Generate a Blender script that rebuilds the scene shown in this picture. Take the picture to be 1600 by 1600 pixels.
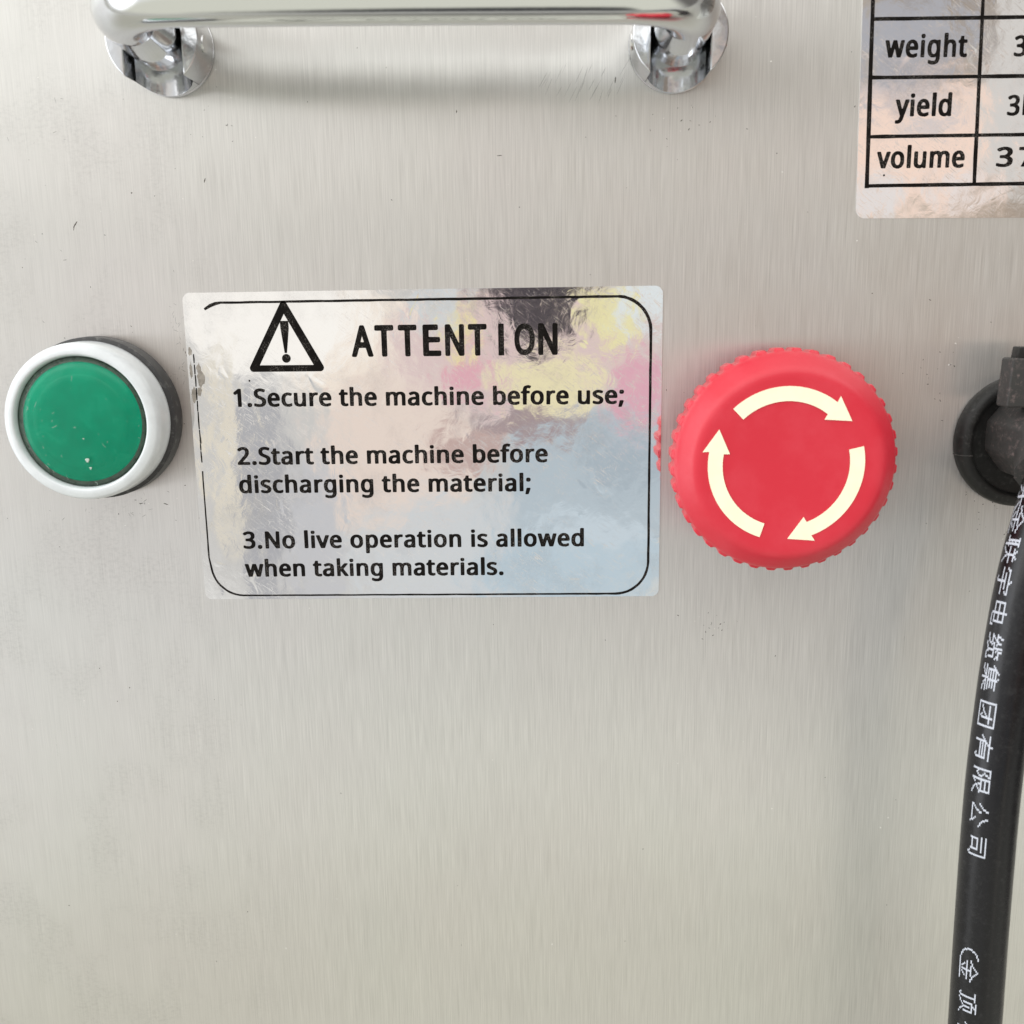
import bpy, bmesh, math, random
from mathutils import Vector, Matrix, noise

# ---------------------------------------------------------------- scene, camera, light
S = bpy.context.scene
C = S.collection
for o in list(bpy.data.objects):
    bpy.data.objects.remove(o)
MM = 0.001                                   # everything below is in millimetres: X right, Z up, h out of the panel (-Y)

S.render.engine = 'CYCLES'
S.cycles.use_denoising = True
S.cycles.max_bounces = 10
S.cycles.sample_clamp_indirect = 6
S.view_settings.view_transform = 'Standard'
S.view_settings.look = 'None'
S.view_settings.exposure = -0.08
S.view_settings.gamma = 1.0
S.view_settings.use_curve_mapping = False

cam = bpy.data.cameras.new('camera')
cam.sensor_width = 36.0
cam.lens = 36.0
cam.clip_start = 0.005
cam.clip_end = 50.0
cam.dof.use_dof = True
cam.dof.focus_distance = 0.209
cam.dof.aperture_fstop = 22.0
camo = bpy.data.objects.new('camera', cam)
C.objects.link(camo)
camo.matrix_world = Matrix((
    (0.99959124, 0.00954907, 0.02694734, 0.0),
    (0.02448334, 0.20076342, -0.97933376, -0.205),
    (-0.01476176, 0.97959321, 0.20044756, 0.0),
    (0, 0, 0, 1)))
S.camera = camo


def lin(r, g, b, k=1.0):
    f = lambda c: ((c / 255.0 + 0.055) / 1.055) ** 2.4 if c > 10 else c / 255.0 / 12.92
    return (f(r) * k, f(g) * k, f(b) * k, 1.0)


class NT:
    """small node-tree writer"""
    def __init__(self, tree):
        self.t = tree
        tree.nodes.clear()

    def n(self, kind, **kw):
        nd = self.t.nodes.new(kind)
        for k, v in kw.items():
            if k.startswith('i_'):
                nd.inputs[k[2:].replace('_', ' ')].default_value = v
            else:
                setattr(nd, k, v)
        return nd

    def put(self, sock, v):
        if v is None:
            return
        if isinstance(v, bpy.types.NodeSocket):
            self.t.links.new(v, sock)
        else:
            sock.default_value = v

    def math(self, op, a, b=None, c=None, clamp=False):
        nd = self.n('ShaderNodeMath', operation=op, use_clamp=clamp)
        for i, v in enumerate((a, b, c)):
            self.put(nd.inputs[i], v)
        return nd.outputs[0]

    def vmath(self, op, a, b=None):
        nd = self.n('ShaderNodeVectorMath', operation=op)
        self.put(nd.inputs[0], a)
        self.put(nd.inputs[1], b)
        return nd.outputs['Value'] if op == 'LENGTH' else nd.outputs[0]

    def rng(self, v, a, b, c=0.0, d=1.0, smooth=True):
        nd = self.n('ShaderNodeMapRange', interpolation_type='SMOOTHSTEP' if smooth else 'LINEAR')
        self.put(nd.inputs[0], v)
        for i, q in enumerate((a, b, c, d)):
            nd.inputs[i + 1].default_value = q
        return nd.outputs[0]

    def mix(self, fac, a, b, blend='MIX'):
        nd = self.n('ShaderNodeMix', data_type='RGBA', blend_type=blend)
        self.put(nd.inputs[0], fac)
        self.put(nd.inputs[6], a)
        self.put(nd.inputs[7], b)
        return nd.outputs[2]

    def xyz(self, v):
        nd = self.n('ShaderNodeSeparateXYZ')
        self.put(nd.inputs[0], v)
        return nd.outputs

    def comb(self, x, y, z):
        nd = self.n('ShaderNodeCombineXYZ')
        for i, v in enumerate((x, y, z)):
            self.put(nd.inputs[i], v)
        return nd.outputs[0]

    def noise(self, vec, scale=1.0, detail=2.0, rough=0.5, dist=0.0, color=False):
        nd = self.n('ShaderNodeTexNoise')
        self.put(nd.inputs['Vector'], vec)
        nd.inputs['Scale'].default_value = scale
        nd.inputs['Detail'].default_value = detail
        nd.inputs['Roughness'].default_value = rough
        nd.inputs['Distortion'].default_value = dist
        return nd.outputs['Color'] if color else nd.outputs['Fac']


# the workshop that the metal reflects: a procedural environment by direction.
# u, v are the tangents of the direction to the side of and above the panel's own normal.
world = bpy.data.worlds.new('World')
S.world = world
world.use_nodes = True
W = NT(world.node_tree)
gen = W.n('ShaderNodeTexCoord').outputs['Generated']
dn = W.vmath('NORMALIZE', gen)
dx, dy, dz = W.xyz(dn)
front = W.math('MAXIMUM', W.math('MULTIPLY', dy, -1.0), 0.06)
u0 = W.math('DIVIDE', dx, front)
v0 = W.math('DIVIDE', dz, front)
wob = W.noise(W.comb(u0, v0, 0.0), 38.0, 1.6, 0.5, color=True)
wx, wy, wz = W.xyz(wob)
u = W.math('ADD', u0, W.math('MULTIPLY', W.math('SUBTRACT', wx, 0.5), 0.040))
v = W.math('ADD', v0, W.math('MULTIPLY', W.math('SUBTRACT', wy, 0.5), 0.040))
# broad painted room tones: bright ceiling and upper left, paler floor, dimmer far right
col = W.mix(W.rng(dz, -0.75, 0.75), lin(195, 195, 188, 1.62), lin(206, 205, 202, 1.62))
col = W.mix(W.math('MULTIPLY', W.rng(u0, 0.0, 0.38), W.rng(v0, -0.50, -0.20)), col, lin(134, 123, 112, 1.62))
col = W.mix(W.rng(u0, -0.05, -0.60), col, lin(219, 219, 218, 1.55))
col = W.mix(W.math('MAXIMUM', W.rng(dz, 0.36, 0.52), W.math('MULTIPLY', W.rng(dz, 0.24, 0.38), W.rng(u0, 0.26, 0.10))), col, lin(255, 254, 250, 2.5))
col = W.mix(W.rng(dx, -0.75, -0.86), col, lin(250, 252, 255, 3.7))      # bright band added far left to put a gloss strip on the cable
col = W.mix(W.rng(dz, -0.30, -0.62), col, lin(193, 192, 179, 1.62))
col = W.mix(W.rng(dz, -0.93, -0.985), col, (0.07, 0.07, 0.07, 1))      # the dark gap under the machine
col = W.mix(W.rng(dy, -0.12, 0.10), col, lin(200, 198, 190, 1.1))
col = W.mix(W.rng(dx, 0.74, 0.92), col, lin(120, 117, 112))             # far right darkened so that right-hand sides shade off
# colour patches painted into the surroundings to tint the reflections: (u mm, v mm, half width, half height, colour, softness)
for (cx, cz, rx, rz, c, so, k) in [
    (57.1, 4.3, 34.2, 19.7, (158, 142, 128), 0.6, 1.62),
    (50.2, 22.2, 28.9, 14.5, (184, 174, 164), 0.6, 1.62),
    (-4.8, 17.2, 52.6, 15.8, (196, 186, 176), 0.6, 1.62),
    (51.7, -15.4, 55.3, 17.1, (188, 164, 148), 0.35, 1.62),
    (66.8, -62.9, 17.1, 9.2, (132, 124, 114), 0.6, 1.62),
    (59.8, -82.5, 21.1, 11.8, (132, 130, 128), 0.5, 1.62),
    (79.7, -22.1, 11.8, 10.5, (84, 66, 58), 0.5, 1.62),
    (70.5, -15.0, 7.9, 6.6, (226, 160, 146), 0.5, 1.62),
    (87.0, -71.4, 11.8, 15.8, (240, 222, 196), 0.5, 1.62),
    (88.2, -105.9, 22.4, 30.3, (255, 252, 238), 0.6, 1.62),
    (7.2, -136.6, 43.4, 22.4, (182, 179, 164), 0.6, 1.62),
    (-82.4, -90.6, 34.2, 43.4, (206, 205, 202), 0.6, 1.62),
    (-19.7, -77.8, 43.4, 11.8, (180, 181, 176), 0.5, 1.62),
    (-27.5, -107.2, 34.2, 10.5, (200, 200, 192), 0.6, 1.62),
    (-106.1, -144.9, 21.1, 15.8, (198, 194, 186), 0.6, 1.62),
    (92.3, -144.4, 10.5, 13.2, (226, 206, 188), 0.6, 1.62),
    (-41.3, 29.6, 43.4, 13.2, (216, 211, 204), 0.6, 1.62),
    (-67.4, 12.3, 26.3, 7.9, (196, 190, 182), 0.6, 1.62),
    (-25, -28, 62, 46, (206, 204, 201), 0.3, 1.1),
    (-35, -8, 15, 12, (247, 234, 220), 0.35, 1.1),
    (-54, 0, 20, 14, (255, 251, 245), 0.4, 1.1),
    (-28, -30, 16, 17, (233, 217, 206), 0.35, 1.1),
    (-57, -40, 4.5, 26, (176, 176, 180), 0.4, 1.1),
    (-46, -46, 6, 16, (200, 200, 203), 0.4, 1.1),
    (-64, -28, 3.5, 20, (228, 220, 204), 0.4, 1.1),
    (-2, -8, 27, 13, (222, 200, 198), 0.3, 1.1),
    (-14, -52, 26, 13, (210, 213, 215), 0.4, 1.1),
    (12, -38, 20, 17, (184, 196, 204), 0.3, 1.1),
    (8, -54, 22, 9, (190, 206, 216), 0.3, 1.1),
    (12, -46, 13, 4, (202, 214, 222), 0.3, 1.1),
    (17, -32, 8, 5, (172, 184, 193), 0.4, 1.1),
    (-3, -24, 11, 4, (165, 148, 150), 0.35, 1.1),
    (-16, -29, 8, 4, (196, 170, 164), 0.4, 1.1),
    (2.5, -15.5, 11, 5, (236, 226, 186), 0.3, 1.1),
    (-14.6, -14, 4.5, 5.5, (226, 172, 184), 0.3, 1.1),
    (20, -17, 5, 8, (224, 172, 186), 0.3, 1.1),
    (14.5, -2.5, 5.5, 5.5, (236, 228, 176), 0.25, 1.1),
    (-15.5, -4, 3.5, 6, (240, 226, 168), 0.3, 1.1),
    (-20, 2, 5, 8, (212, 215, 216), 0.3, 1.1),
    (-0.5, 3.5, 11, 6.5, (74, 68, 74), 0.14, 1.1),
    (0, -3.5, 7, 5.5, (80, 74, 78), 0.16, 1.1),
    (22, 0, 5, 6, (226, 232, 234), 0.3, 1.1),
    (72, 27, 21, 13, (249, 222, 206), 0.3, 1.1),
    (69, 47, 12, 9, (176, 176, 182), 0.25, 1.1),
    (92, 40, 9, 22, (216, 212, 208), 0.4, 1.1),
    (80, 20, 6, 4, (236, 226, 222), 0.5, 1.1),
    (66, 37, 9, 2.6, (208, 198, 198), 0.5, 1.1),
    (74, 33, 6, 2.5, (216, 206, 204), 0.5, 1.1),
    (64, 18, 4, 5, (232, 226, 224), 0.5, 1.1),
]:
    du = W.math('DIVIDE', W.math('SUBTRACT', u, cx / 205.0), rx / 205.0)
    dv = W.math('DIVIDE', W.math('SUBTRACT', v, cz / 205.0), rz / 205.0)
    d = W.vmath('LENGTH', W.comb(du, dv, 0.0))
    m = W.math('MULTIPLY', W.rng(d, 1.0 + so * (1.0 if k > 1.3 else 0.62), 1.0 - so * (1.0 if k > 1.3 else 0.62)), W.rng(dy, -0.2, -0.4))
    col = W.mix(m, col, lin(*c, k))
bg = W.n('ShaderNodeBackground')
W.put(bg.inputs[0], col)
bg.inputs[1].default_value = 1.0
W.t.links.new(bg.outputs[0], W.n('ShaderNodeOutputWorld').inputs[0])

# one large soft lamp: the shop window to the upper left behind the photographer
la = bpy.data.lights.new('window_light', 'AREA')
la.shape = 'RECTANGLE'
la.size = 0.9
la.size_y = 0.9
la.energy = 2.4
la.color = (1.0, 0.985, 0.96)
lo = bpy.data.objects.new('window_light', la)
C.objects.link(lo)
lo.location = (-1.10, -0.90, 0.62)
lo.rotation_euler = (Vector((0, 0, -0.05)) - Vector(lo.location)).to_track_quat('-Z', 'Y').to_euler()


# ---------------------------------------------------------------- helpers
def P(X, Z, h):
    return Vector((X * MM, -h * MM, Z * MM))


class MB:
    """collects geometry in panel millimetres (X, Z, h) and links it as ONE mesh object"""
    def __init__(self):
        self.v = []
        self.f = []
        self.mi = []

    def add(self, verts, faces, mi=0):
        b = len(self.v)
        self.v += [tuple(q) for q in verts]
        self.f += [[i + b for i in f] for f in faces]
        self.mi += [mi] * len(faces)

    def lathe(self, cx, cz, prof, seg=96, close_end=True, rfun=None, close_start=False, mi=0):
        vs, fs = [], []
        for k, (r, h) in enumerate(prof):
            for i in range(seg):
                a = 2 * math.pi * i / seg
                rr = r + (rfun(k, a) if rfun else 0.0)
                vs.append((cx + rr * math.cos(a), cz + rr * math.sin(a), h))
        for k in range(len(prof) - 1):
            for i in range(seg):
                j = (i + 1) % seg
                fs.append([k * seg + i, k * seg + j, (k + 1) * seg + j, (k + 1) * seg + i])
        if close_end:
            r, h = prof[-1]
            vs.append((cx, cz, h))
            c = len(vs) - 1
            b = (len(prof) - 1) * seg
            for i in range(seg):
                fs.append([b + i, b + (i + 1) % seg, c])
        if close_start:
            fs.append([seg - 1 - i for i in range(seg)])
        self.add(vs, fs, mi)

    def tube(self, pts, rad, seg=32, round_start=0, round_end=0, mi=0):
        """sweep a circle along points given as (X, Z, h); rad a number or list"""
        ps = [Vector(p) for p in pts]
        n = len(ps)
        rs = [rad] * n if not isinstance(rad, (list, tuple)) else list(rad)
        if round_end:
            t = (ps[-1] - ps[-2]).normalized()
            e, r0 = ps[-1].copy(), rs[-1]
            for k in range(1, 7):
                a = k / 6 * math.pi / 2 * 0.985
                ps.append(e + t * r0 * round_end * math.sin(a))
                rs.append(r0 * math.cos(a))
        n = len(ps)
        T = [(ps[min(i + 1, n - 1)] - ps[max(i - 1, 0)]).normalized() for i in range(n)]
        nrm = T[0].orthogonal().normalized()
        vs, fs = [], []
        for i in range(n):
            nrm = (nrm - T[i] * nrm.dot(T[i])).normalized()
            bi = T[i].cross(nrm)
            for k in range(seg):
                a = 2 * math.pi * k / seg
                vs.append(ps[i] + (nrm * math.cos(a) + bi * math.sin(a)) * rs[i])
        for i in range(n - 1):
            for k in range(seg):
                j = (k + 1) % seg
                fs.append([i * seg + k, i * seg + j, (i + 1) * seg + j, (i + 1) * seg + k])
        fs.append([seg - 1 - k for k in range(seg)])
        fs.append([(n - 1) * seg + k for k in range(seg)])
        self.add(vs, fs, mi)

    def prism(self, poly, h0, h1, mi=0):
        """poly: (X, Z) outline, counter-clockwise seen from the front"""
        n = len(poly)
        vs = [(x, z, h0) for x, z in poly] + [(x, z, h1) for x, z in poly]
        fs = [[i, (i + 1) % n, n + (i + 1) % n, n + i] for i in range(n)]
        fs += [list(range(n - 1, -1, -1)), list(range(n, 2 * n))]
        self.add(vs, fs, mi)

    def fill(self, loops, h0, t, mi=0, back=False):
        """flat shapes with holes (lists of (X, Z)), filled and t thick"""
        cu = bpy.data.curves.new('tmp', 'CURVE')
        cu.dimensions = '2D'
        cu.fill_mode = 'FRONT' if not back else 'BOTH'
        cu.extrude = t / 2
        for l in loops:
            s = cu.splines.new('POLY')
            s.points.add(len(l) - 1)
            for q, (x, z) in zip(s.points, l):
                q.co = (x, z, 0, 1)
            s.use_cyclic_u = True
        cu.fill_mode = 'BOTH'
        ob = bpy.data.objects.new('tmp', cu)
        me = bpy.data.meshes.new_from_object(ob)
        self.add([(q.co[0], q.co[1], q.co[2] + h0 + t / 2) for q in me.vertices],
                 [list(p.vertices) for p in me.polygons], mi)
        bpy.data.objects.remove(ob)
        bpy.data.curves.remove(cu)
        bpy.data.meshes.remove(me)

    def build(self, name, mats, parent=None, base=None, smooth=True, angle=35.0, bevel=0.0, bseg=2):
        if not isinstance(mats, (list, tuple)):
            mats = [mats]
        b = Vector(base) if base is not None else (Vector(parent['base_mm']) if parent is not None else Vector((0, 0, 0)))
        me = bpy.data.meshes.new(name)
        me.from_pydata([P(x - b[0], z - b[1], h - b[2]) for x, z, h in self.v], [], self.f)
        for m in mats:
            me.materials.append(m)
        for p, i in zip(me.polygons, self.mi):
            p.material_index = i
        bm = bmesh.new()
        bm.from_mesh(me)
        bmesh.ops.remove_doubles(bm, verts=bm.verts, dist=1e-7)
        bmesh.ops.recalc_face_normals(bm, faces=bm.faces)
        if bevel:
            es = [e for e in bm.edges if len(e.link_faces) == 2 and e.calc_face_angle(0) > math.radians(30)]
            bmesh.ops.bevel(bm, geom=es, offset=bevel * MM, segments=bseg, profile=0.6, affect='EDGES', clamp_overlap=True)
        if smooth:
            for fc in bm.faces:
                fc.smooth = True
            for e in bm.edges:
                if len(e.link_faces) == 2 and e.calc_face_angle(0) > math.radians(angle):
                    e.smooth = False
        bm.to_mesh(me)
        bm.free()
        ob = bpy.data.objects.new(name, me)
        C.objects.link(ob)
        ob['base_mm'] = tuple(b)
        if parent is not None:
            ob.parent = parent
        else:
            ob.location = P(*b)
        return ob


def thing(name, label, cat, base=(0, 0, 0), group=None):
    o = bpy.data.objects.new(name, None)
    o.empty_display_size = 0.005
    C.objects.link(o)
    o.location = P(*base)
    o['base_mm'] = tuple(float(q) for q in base)
    tag(o, label, cat, group)
    return o


def tag(o, label=None, cat=None, group=None, kind=None):
    for k, q in (('label', label), ('category', cat), ('group', group), ('kind', kind)):
        if q:
            o[k] = q


def strip(path):
    """outline of a line drawn with a pen: path of (X, Z, width)"""
    L, R_ = [], []
    n = len(path)
    for i, (x, z, w) in enumerate(path):
        a, b = path[max(i - 1, 0)], path[min(i + 1, n - 1)]
        d = Vector((b[0] - a[0], b[1] - a[1])).normalized()
        L.append((x - d.y * w / 2, z + d.x * w / 2))
        R_.append((x + d.y * w / 2, z - d.x * w / 2))
    return R_ + L[::-1]


def arc(cx, cz, r, a0, a1, n=10, w=None):
    out = []
    for i in range(n + 1):
        a = math.radians(a0 + (a1 - a0) * i / n)
        q = (cx + r * math.cos(a), cz + r * math.sin(a))
        out.append(q if w is None else q + (w,))
    return out


def rrect(x0, z0, x1, z1, r, n=8):
    return (arc(x1 - r, z0 + r, r, -90, 0, n) + arc(x1 - r, z1 - r, r, 0, 90, n) +
            arc(x0 + r, z1 - r, r, 90, 180, n) + arc(x0 + r, z0 + r, r, 180, 270, n))


def bez(p0, p1, p2, p3, n):
    out = []
    for i in range(n):
        t = i / (n - 1)
        out.append(tuple((1 - t) ** 3 * a + 3 * (1 - t) ** 2 * t * b + 3 * (1 - t) * t * t * c + t ** 3 * d
                         for a, b, c, d in zip(p0, p1, p2, p3)))
    return out


def catmull(pts, per=12):
    out = []
    n = len(pts)
    for i in range(n - 1):
        p0, p1, p2, p3 = (Vector(pts[max(i - 1, 0)]), Vector(pts[i]), Vector(pts[i + 1]), Vector(pts[min(i + 2, n - 1)]))
        for k in range(per):
            t = k / per
            out.append(tuple(0.5 * ((2 * p1) + (p2 - p0) * t + (2 * p0 - 5 * p1 + 4 * p2 - p3) * t * t +
                                    (3 * p1 - p0 - 3 * p2 + p3) * t ** 3)))
    out.append(tuple(pts[-1]))
    return out


# ---------------------------------------------------------------- materials
def mat(name):
    m = bpy.data.materials.new(name)
    m.use_nodes = True
    N = NT(m.node_tree)
    out = N.n('ShaderNodeOutputMaterial')
    b = N.n('ShaderNodeBsdfPrincipled')
    m.node_tree.links.new(b.outputs[0], out.inputs[0])
    N.b, N.out = b, out
    N.obj = N.n('ShaderNodeTexCoord').outputs['Object']
    N.m = m
    return N


def bump(N, height, dist, strength=1.0, prev=None):
    nd = N.n('ShaderNodeBump')
    nd.inputs['Strength'].default_value = strength
    nd.inputs['Distance'].default_value = dist
    N.put(nd.inputs['Height'], height)
    if prev is not None:
        N.put(nd.inputs['Normal'], prev)
    return nd.outputs[0]


def scale(N, sx, sy, sz, off=(0, 0, 0)):
    return N.vmath('ADD', N.vmath('MULTIPLY', N.obj, (sx, sy, sz)), off)


def plain(name, col, rough=0.5, metal=0.0, coat=0.0, spec=0.5, grain=None):
    N = mat(name)
    c = col
    if grain:
        sc, amt = grain
        g = N.noise(scale(N, sc, sc, sc), 1.0, 4.0, 0.65)
        c = N.mix(N.rng(g, 0.3, 0.7), tuple(q * (1 - amt) for q in col[:3]) + (1,), tuple(min(1, q * (1 + amt)) for q in col[:3]) + (1,))
        N.put(N.b.inputs['Roughness'], N.rng(g, 0.3, 0.7, rough * 0.8, min(1, rough * 1.2)))
    else:
        N.b.inputs['Roughness'].default_value = rough
    N.put(N.b.inputs['Base Color'], c)
    N.b.inputs['Metallic'].default_value = metal
    N.b.inputs['Coat Weight'].default_value = coat
    N.b.inputs['Coat Roughness'].default_value = 0.08
    N.b.inputs['Specular IOR Level'].default_value = spec
    return N


# brushed stainless sheet: vertical grain, worn and hazy in places
N = mat('brushed_steel')
hair = N.noise(scale(N, 6500, 1, 105), 1.0, 2.0, 0.55)
hair2 = N.noise(scale(N, 3700, 1, 62, (7, 3, 1)), 1.0, 3.0, 0.6)
band = N.noise(scale(N, 420, 1, 9, (2, 9, 4)), 1.0, 3.0, 0.55)
haze = N.noise(scale(N, 16, 1, 11, (3, 0, 5)), 1.0, 4.0, 0.55)
smear = N.noise(scale(N, 60, 1, 48, (11, 0, 2)), 1.0, 5.0, 0.65)
scuffn = N.noise(scale(N, 900, 1, 1500, (1, 0, 8)), 1.0, 3.0, 0.7)
ox, oy, oz = N.xyz(N.obj)
handled = N.math('MULTIPLY', N.rng(ox, -0.045, -0.085), N.rng(smear, 0.44, 0.62))      # wiped-off grain near the green button
grain = N.math('MULTIPLY_ADD', hair, 0.55, N.math('MULTIPLY', hair2, 0.45))
fade = N.math('MULTIPLY_ADD', N.rng(ox, -0.05, -0.10, 0.0, 1.0), -0.45, 1.0)
gr = N.math('MULTIPLY', N.math('SUBTRACT', grain, 0.5), fade)
tone = N.math('ADD', N.math('MULTIPLY_ADD', gr, 0.78, 1.0),
              N.math('ADD', N.math('MULTIPLY_ADD', N.math('SUBTRACT', band, 0.5), 0.07, 0.0),
                     N.math('MULTIPLY', N.math('SUBTRACT', haze, 0.5), 0.15)))
tone = N.math('SUBTRACT', tone, N.math('MULTIPLY', handled, N.rng(scuffn, 0.40, 0.70, 0.0, 0.10)))
base = N.mix(N.rng(haze, 0.35, 0.65), (0.64, 0.625, 0.605, 1), (0.62, 0.617, 0.59, 1))
tn = N.comb(tone, tone, tone)
base = N.mix(1.0, base, tn, 'MULTIPLY')
N.put(N.b.inputs['Base Color'], base)
N.b.inputs['Metallic'].default_value = 0.84
N.put(N.b.inputs['Roughness'], N.math('ADD', N.rng(grain, 0.3, 0.7, 0.29, 0.38, False), N.math('MULTIPLY', N.math('SUBTRACT', smear, 0.5), 0.17)))
N.b.inputs['Anisotropic'].default_value = 0.97
tg = N.n('ShaderNodeTangent', direction_type='RADIAL', axis='Z')
N.put(N.b.inputs['Tangent'], tg.outputs[0])
b1 = bump(N, grain, 0.000006, 1.0)
b2 = bump(N, haze, 0.00035, 1.0, b1)
N.put(N.b.inputs['Normal'], b2)
M_STEEL = N.m

# silvered sticker foil: mirror bright, gently wrinkled, rubbed cloudy in patches
def foil(name, off, worn):
    N = mat(name)
    wav = N.noise(scale(N, 95, 1, 80, off), 1.0, 2.5, 0.55)
    cr = N.noise(scale(N, 330, 1, 300, off), 1.0, 3.0, 0.6, 0.8)
    fine = N.noise(scale(N, 2600, 1, 2600, off), 1.0, 2.0, 0.6)
    cloud_ = N.noise(scale(N, 60, 1, 60, (off[0] + 9, 0, 3)), 1.0, 3.0, 0.6)
    scr_a = N.noise(N.vmath('MULTIPLY', N.vmath('ADD', N.comb(*[N.math('ADD', q, 0.0) for q in N.xyz(N.vmath('ADD', N.obj, N.vmath('MULTIPLY', N.comb(cr, 0.0, wav), (0.012, 0, 0.012))))]), (0, 0, 0)), (5200, 1, 420)), 1.0, 1.0, 0.5)
    rot = N.n('ShaderNodeVectorRotate', rotation_type='Y_AXIS')
    N.put(rot.inputs['Vector'], N.obj)
    rot.inputs['Angle'].default_value = 0.9
    scr_b = N.noise(N.vmath('MULTIPLY', rot.outputs[0], (5600, 1, 300)), 1.0, 1.0, 0.5)
    scr = N.math('MAXIMUM', N.rng(scr_a, 0.60, 0.70), N.rng(scr_b, 0.60, 0.70))
    scr = N.math('MULTIPLY', scr, N.rng(cloud_, 0.40, 0.62, 0.25, 1.0))
    cloud = N.noise(scale(N, 70, 1, 55, (off[0] + 4, 0, off[2] + 1)), 1.0, 6.0, 0.68)
    cl = N.rng(cloud, 0.50, 0.68)
    ox, oy, oz = N.xyz(N.obj)
    if worn:      # the left side has been rubbed by hands: grey cloudy bloom
        d = N.vmath('LENGTH', N.comb(N.math('DIVIDE', N.math('SUBTRACT', ox, -0.0555), 0.011), N.math('DIVIDE', N.math('SUBTRACT', oz, -0.040), 0.024), 0.0))
        cl2 = N.math('MULTIPLY', N.rng(d, 1.15, 0.35), N.rng(cloud, 0.36, 0.60))
        cl = N.math('MAXIMUM', N.math('MULTIPLY', cl, 0.3), cl2)
    else:
        cl = N.math('MULTIPLY', cl, 0.45)
    speck = N.rng(fine, 0.25, 0.75, 0.35, 0.8)
    c = N.mix(N.math('MULTIPLY', cl, speck), (0.90, 0.90, 0.895, 1), (0.44, 0.44, 0.45, 1))
    c = N.mix(N.math('MULTIPLY', scr, 0.25), c, (0.95, 0.95, 0.95, 1))
    N.put(N.b.inputs['Base Color'], c)
    N.b.inputs['Metallic'].default_value = 1.0
    r = N.math('ADD', N.math('MULTIPLY_ADD', cl, 0.12, 0.05), N.math('MULTIPLY', scr, 0.22))
    N.put(N.b.inputs['Roughness'], r)
    b1 = bump(N, wav, 0.00009, 1.0)
    b2 = bump(N, cr, 0.000009, 1.0, b1)
    dent = N.rng(N.noise(scale(N, 210, 1, 190, (off[0] + 2, 0, 7)), 1.0, 1.5, 0.5, 0.5), 0.63, 0.80)
    b2 = bump(N, dent, 0.000013, 1.0, b2)
    b3 = bump(N, fine, 0.0000003, 1.0, b2)
    N.put(N.b.inputs['Normal'], b3)
    return N.m

M_FOIL = foil('warning_foil', (0, 0, 0), True)
M_FOIL2 = foil('table_foil', (5, 0, 3), False)

# printed black ink, slightly worn through in specks
N = mat('black_ink')
fine = N.noise(scale(N, 3600, 1, 3600), 1.0, 2.0, 0.6)
big = N.noise(scale(N, 260, 1, 260), 1.0, 2.0, 0.5)
N.put(N.b.inputs['Base Color'], N.mix(N.math('MULTIPLY', N.rng(fine, 0.50, 0.66), N.rng(big, 0.42, 0.62)), (0.006, 0.005, 0.0045, 1), (0.10, 0.092, 0.085, 1)))
N.b.inputs['Roughness'].default_value = 0.42
N.b.inputs['Specular IOR Level'].default_value = 0.07
M_INK = N.m

# chromed zinc
def chrome(name, col, rough, lump, lscale):
    N = mat(name)
    n1 = N.noise(scale(N, lscale, lscale, lscale), 1.0, 3.0, 0.55)
    n2 = N.noise(scale(N, 1800, 1800, 1800), 1.0, 2.0, 0.5)
    N.b.inputs['Base Color'].default_value = col
    N.b.inputs['Metallic'].default_value = 1.0
    N.put(N.b.inputs['Roughness'], N.rng(n2, 0.3, 0.75, rough, rough + 0.06))
    N.put(N.b.inputs['Normal'], bump(N, n1, lump, 1.0))
    return N.m

M_CHROME = chrome('chrome', (0.73, 0.745, 0.76, 1), 0.07, 0.00004, 120)
M_CAST = chrome('cast_chrome', (0.60, 0.61, 0.63, 1), 0.13, 0.00010, 260)
M_PIN = plain('steel_pin', (0.7, 0.7, 0.7, 1), 0.25, 1.0).m

# mushroom head: matte red plastic
N = mat('red_plastic')
g = N.noise(scale(N, 2400, 2400, 2400), 1.0, 2.0, 0.5)
d2 = N.noise(scale(N, 130, 130, 130), 1.0, 4.0, 0.6)
N.put(N.b.inputs['Base Color'], N.mix(N.rng(d2, 0.40, 0.72, 0.0, 0.20), (0.56, 0.018, 0.038, 1), (0.66, 0.08, 0.11, 1)))
N.put(N.b.inputs['Roughness'], N.rng(g, 0.2, 0.8, 0.33, 0.45))
N.put(N.b.inputs['Normal'], bump(N, g, 0.000010, 0.6))
M_RED = N.m
M_CREAM = plain('cream_paint', (0.88, 0.82, 0.62, 1), 0.5, grain=(300, 0.03)).m

# green button
M_BEZEL = plain('satin_aluminium_paint', (0.62, 0.655, 0.68, 1), 0.22, 0.0, 0.0, 0.5, grain=(260, 0.05)).m
N = mat('black_plastic')
g = N.noise(scale(N, 700, 700, 700), 1.0, 4.0, 0.65)
N.put(N.b.inputs['Base Color'], N.mix(N.rng(g, 0.52, 0.72), (0.022, 0.022, 0.024, 1), (0.10, 0.10, 0.098, 1)))
N.b.inputs['Roughness'].default_value = 0.5
M_BLACK = N.m
N = plain('green_lens', (0.0, 0.35, 0.205, 1), 0.25, 0.0, 0.0, 0.15, grain=(180, 0.10))
M_GREEN = N.m
M_OLIVE = plain('green_lens_edge', (0.050, 0.085, 0.060, 1), 0.30, 0.0, 0.3, 0.5, grain=(500, 0.35)).m
N = mat('clear_dome')
tr = N.n('ShaderNodeBsdfTransparent')
tr.inputs[0].default_value = (0.97, 1.0, 0.98, 1)
gl = N.n('ShaderNodeBsdfGlossy')
sm = N.noise(scale(N, 240, 240, 240), 1.0, 5.0, 0.7)
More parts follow.
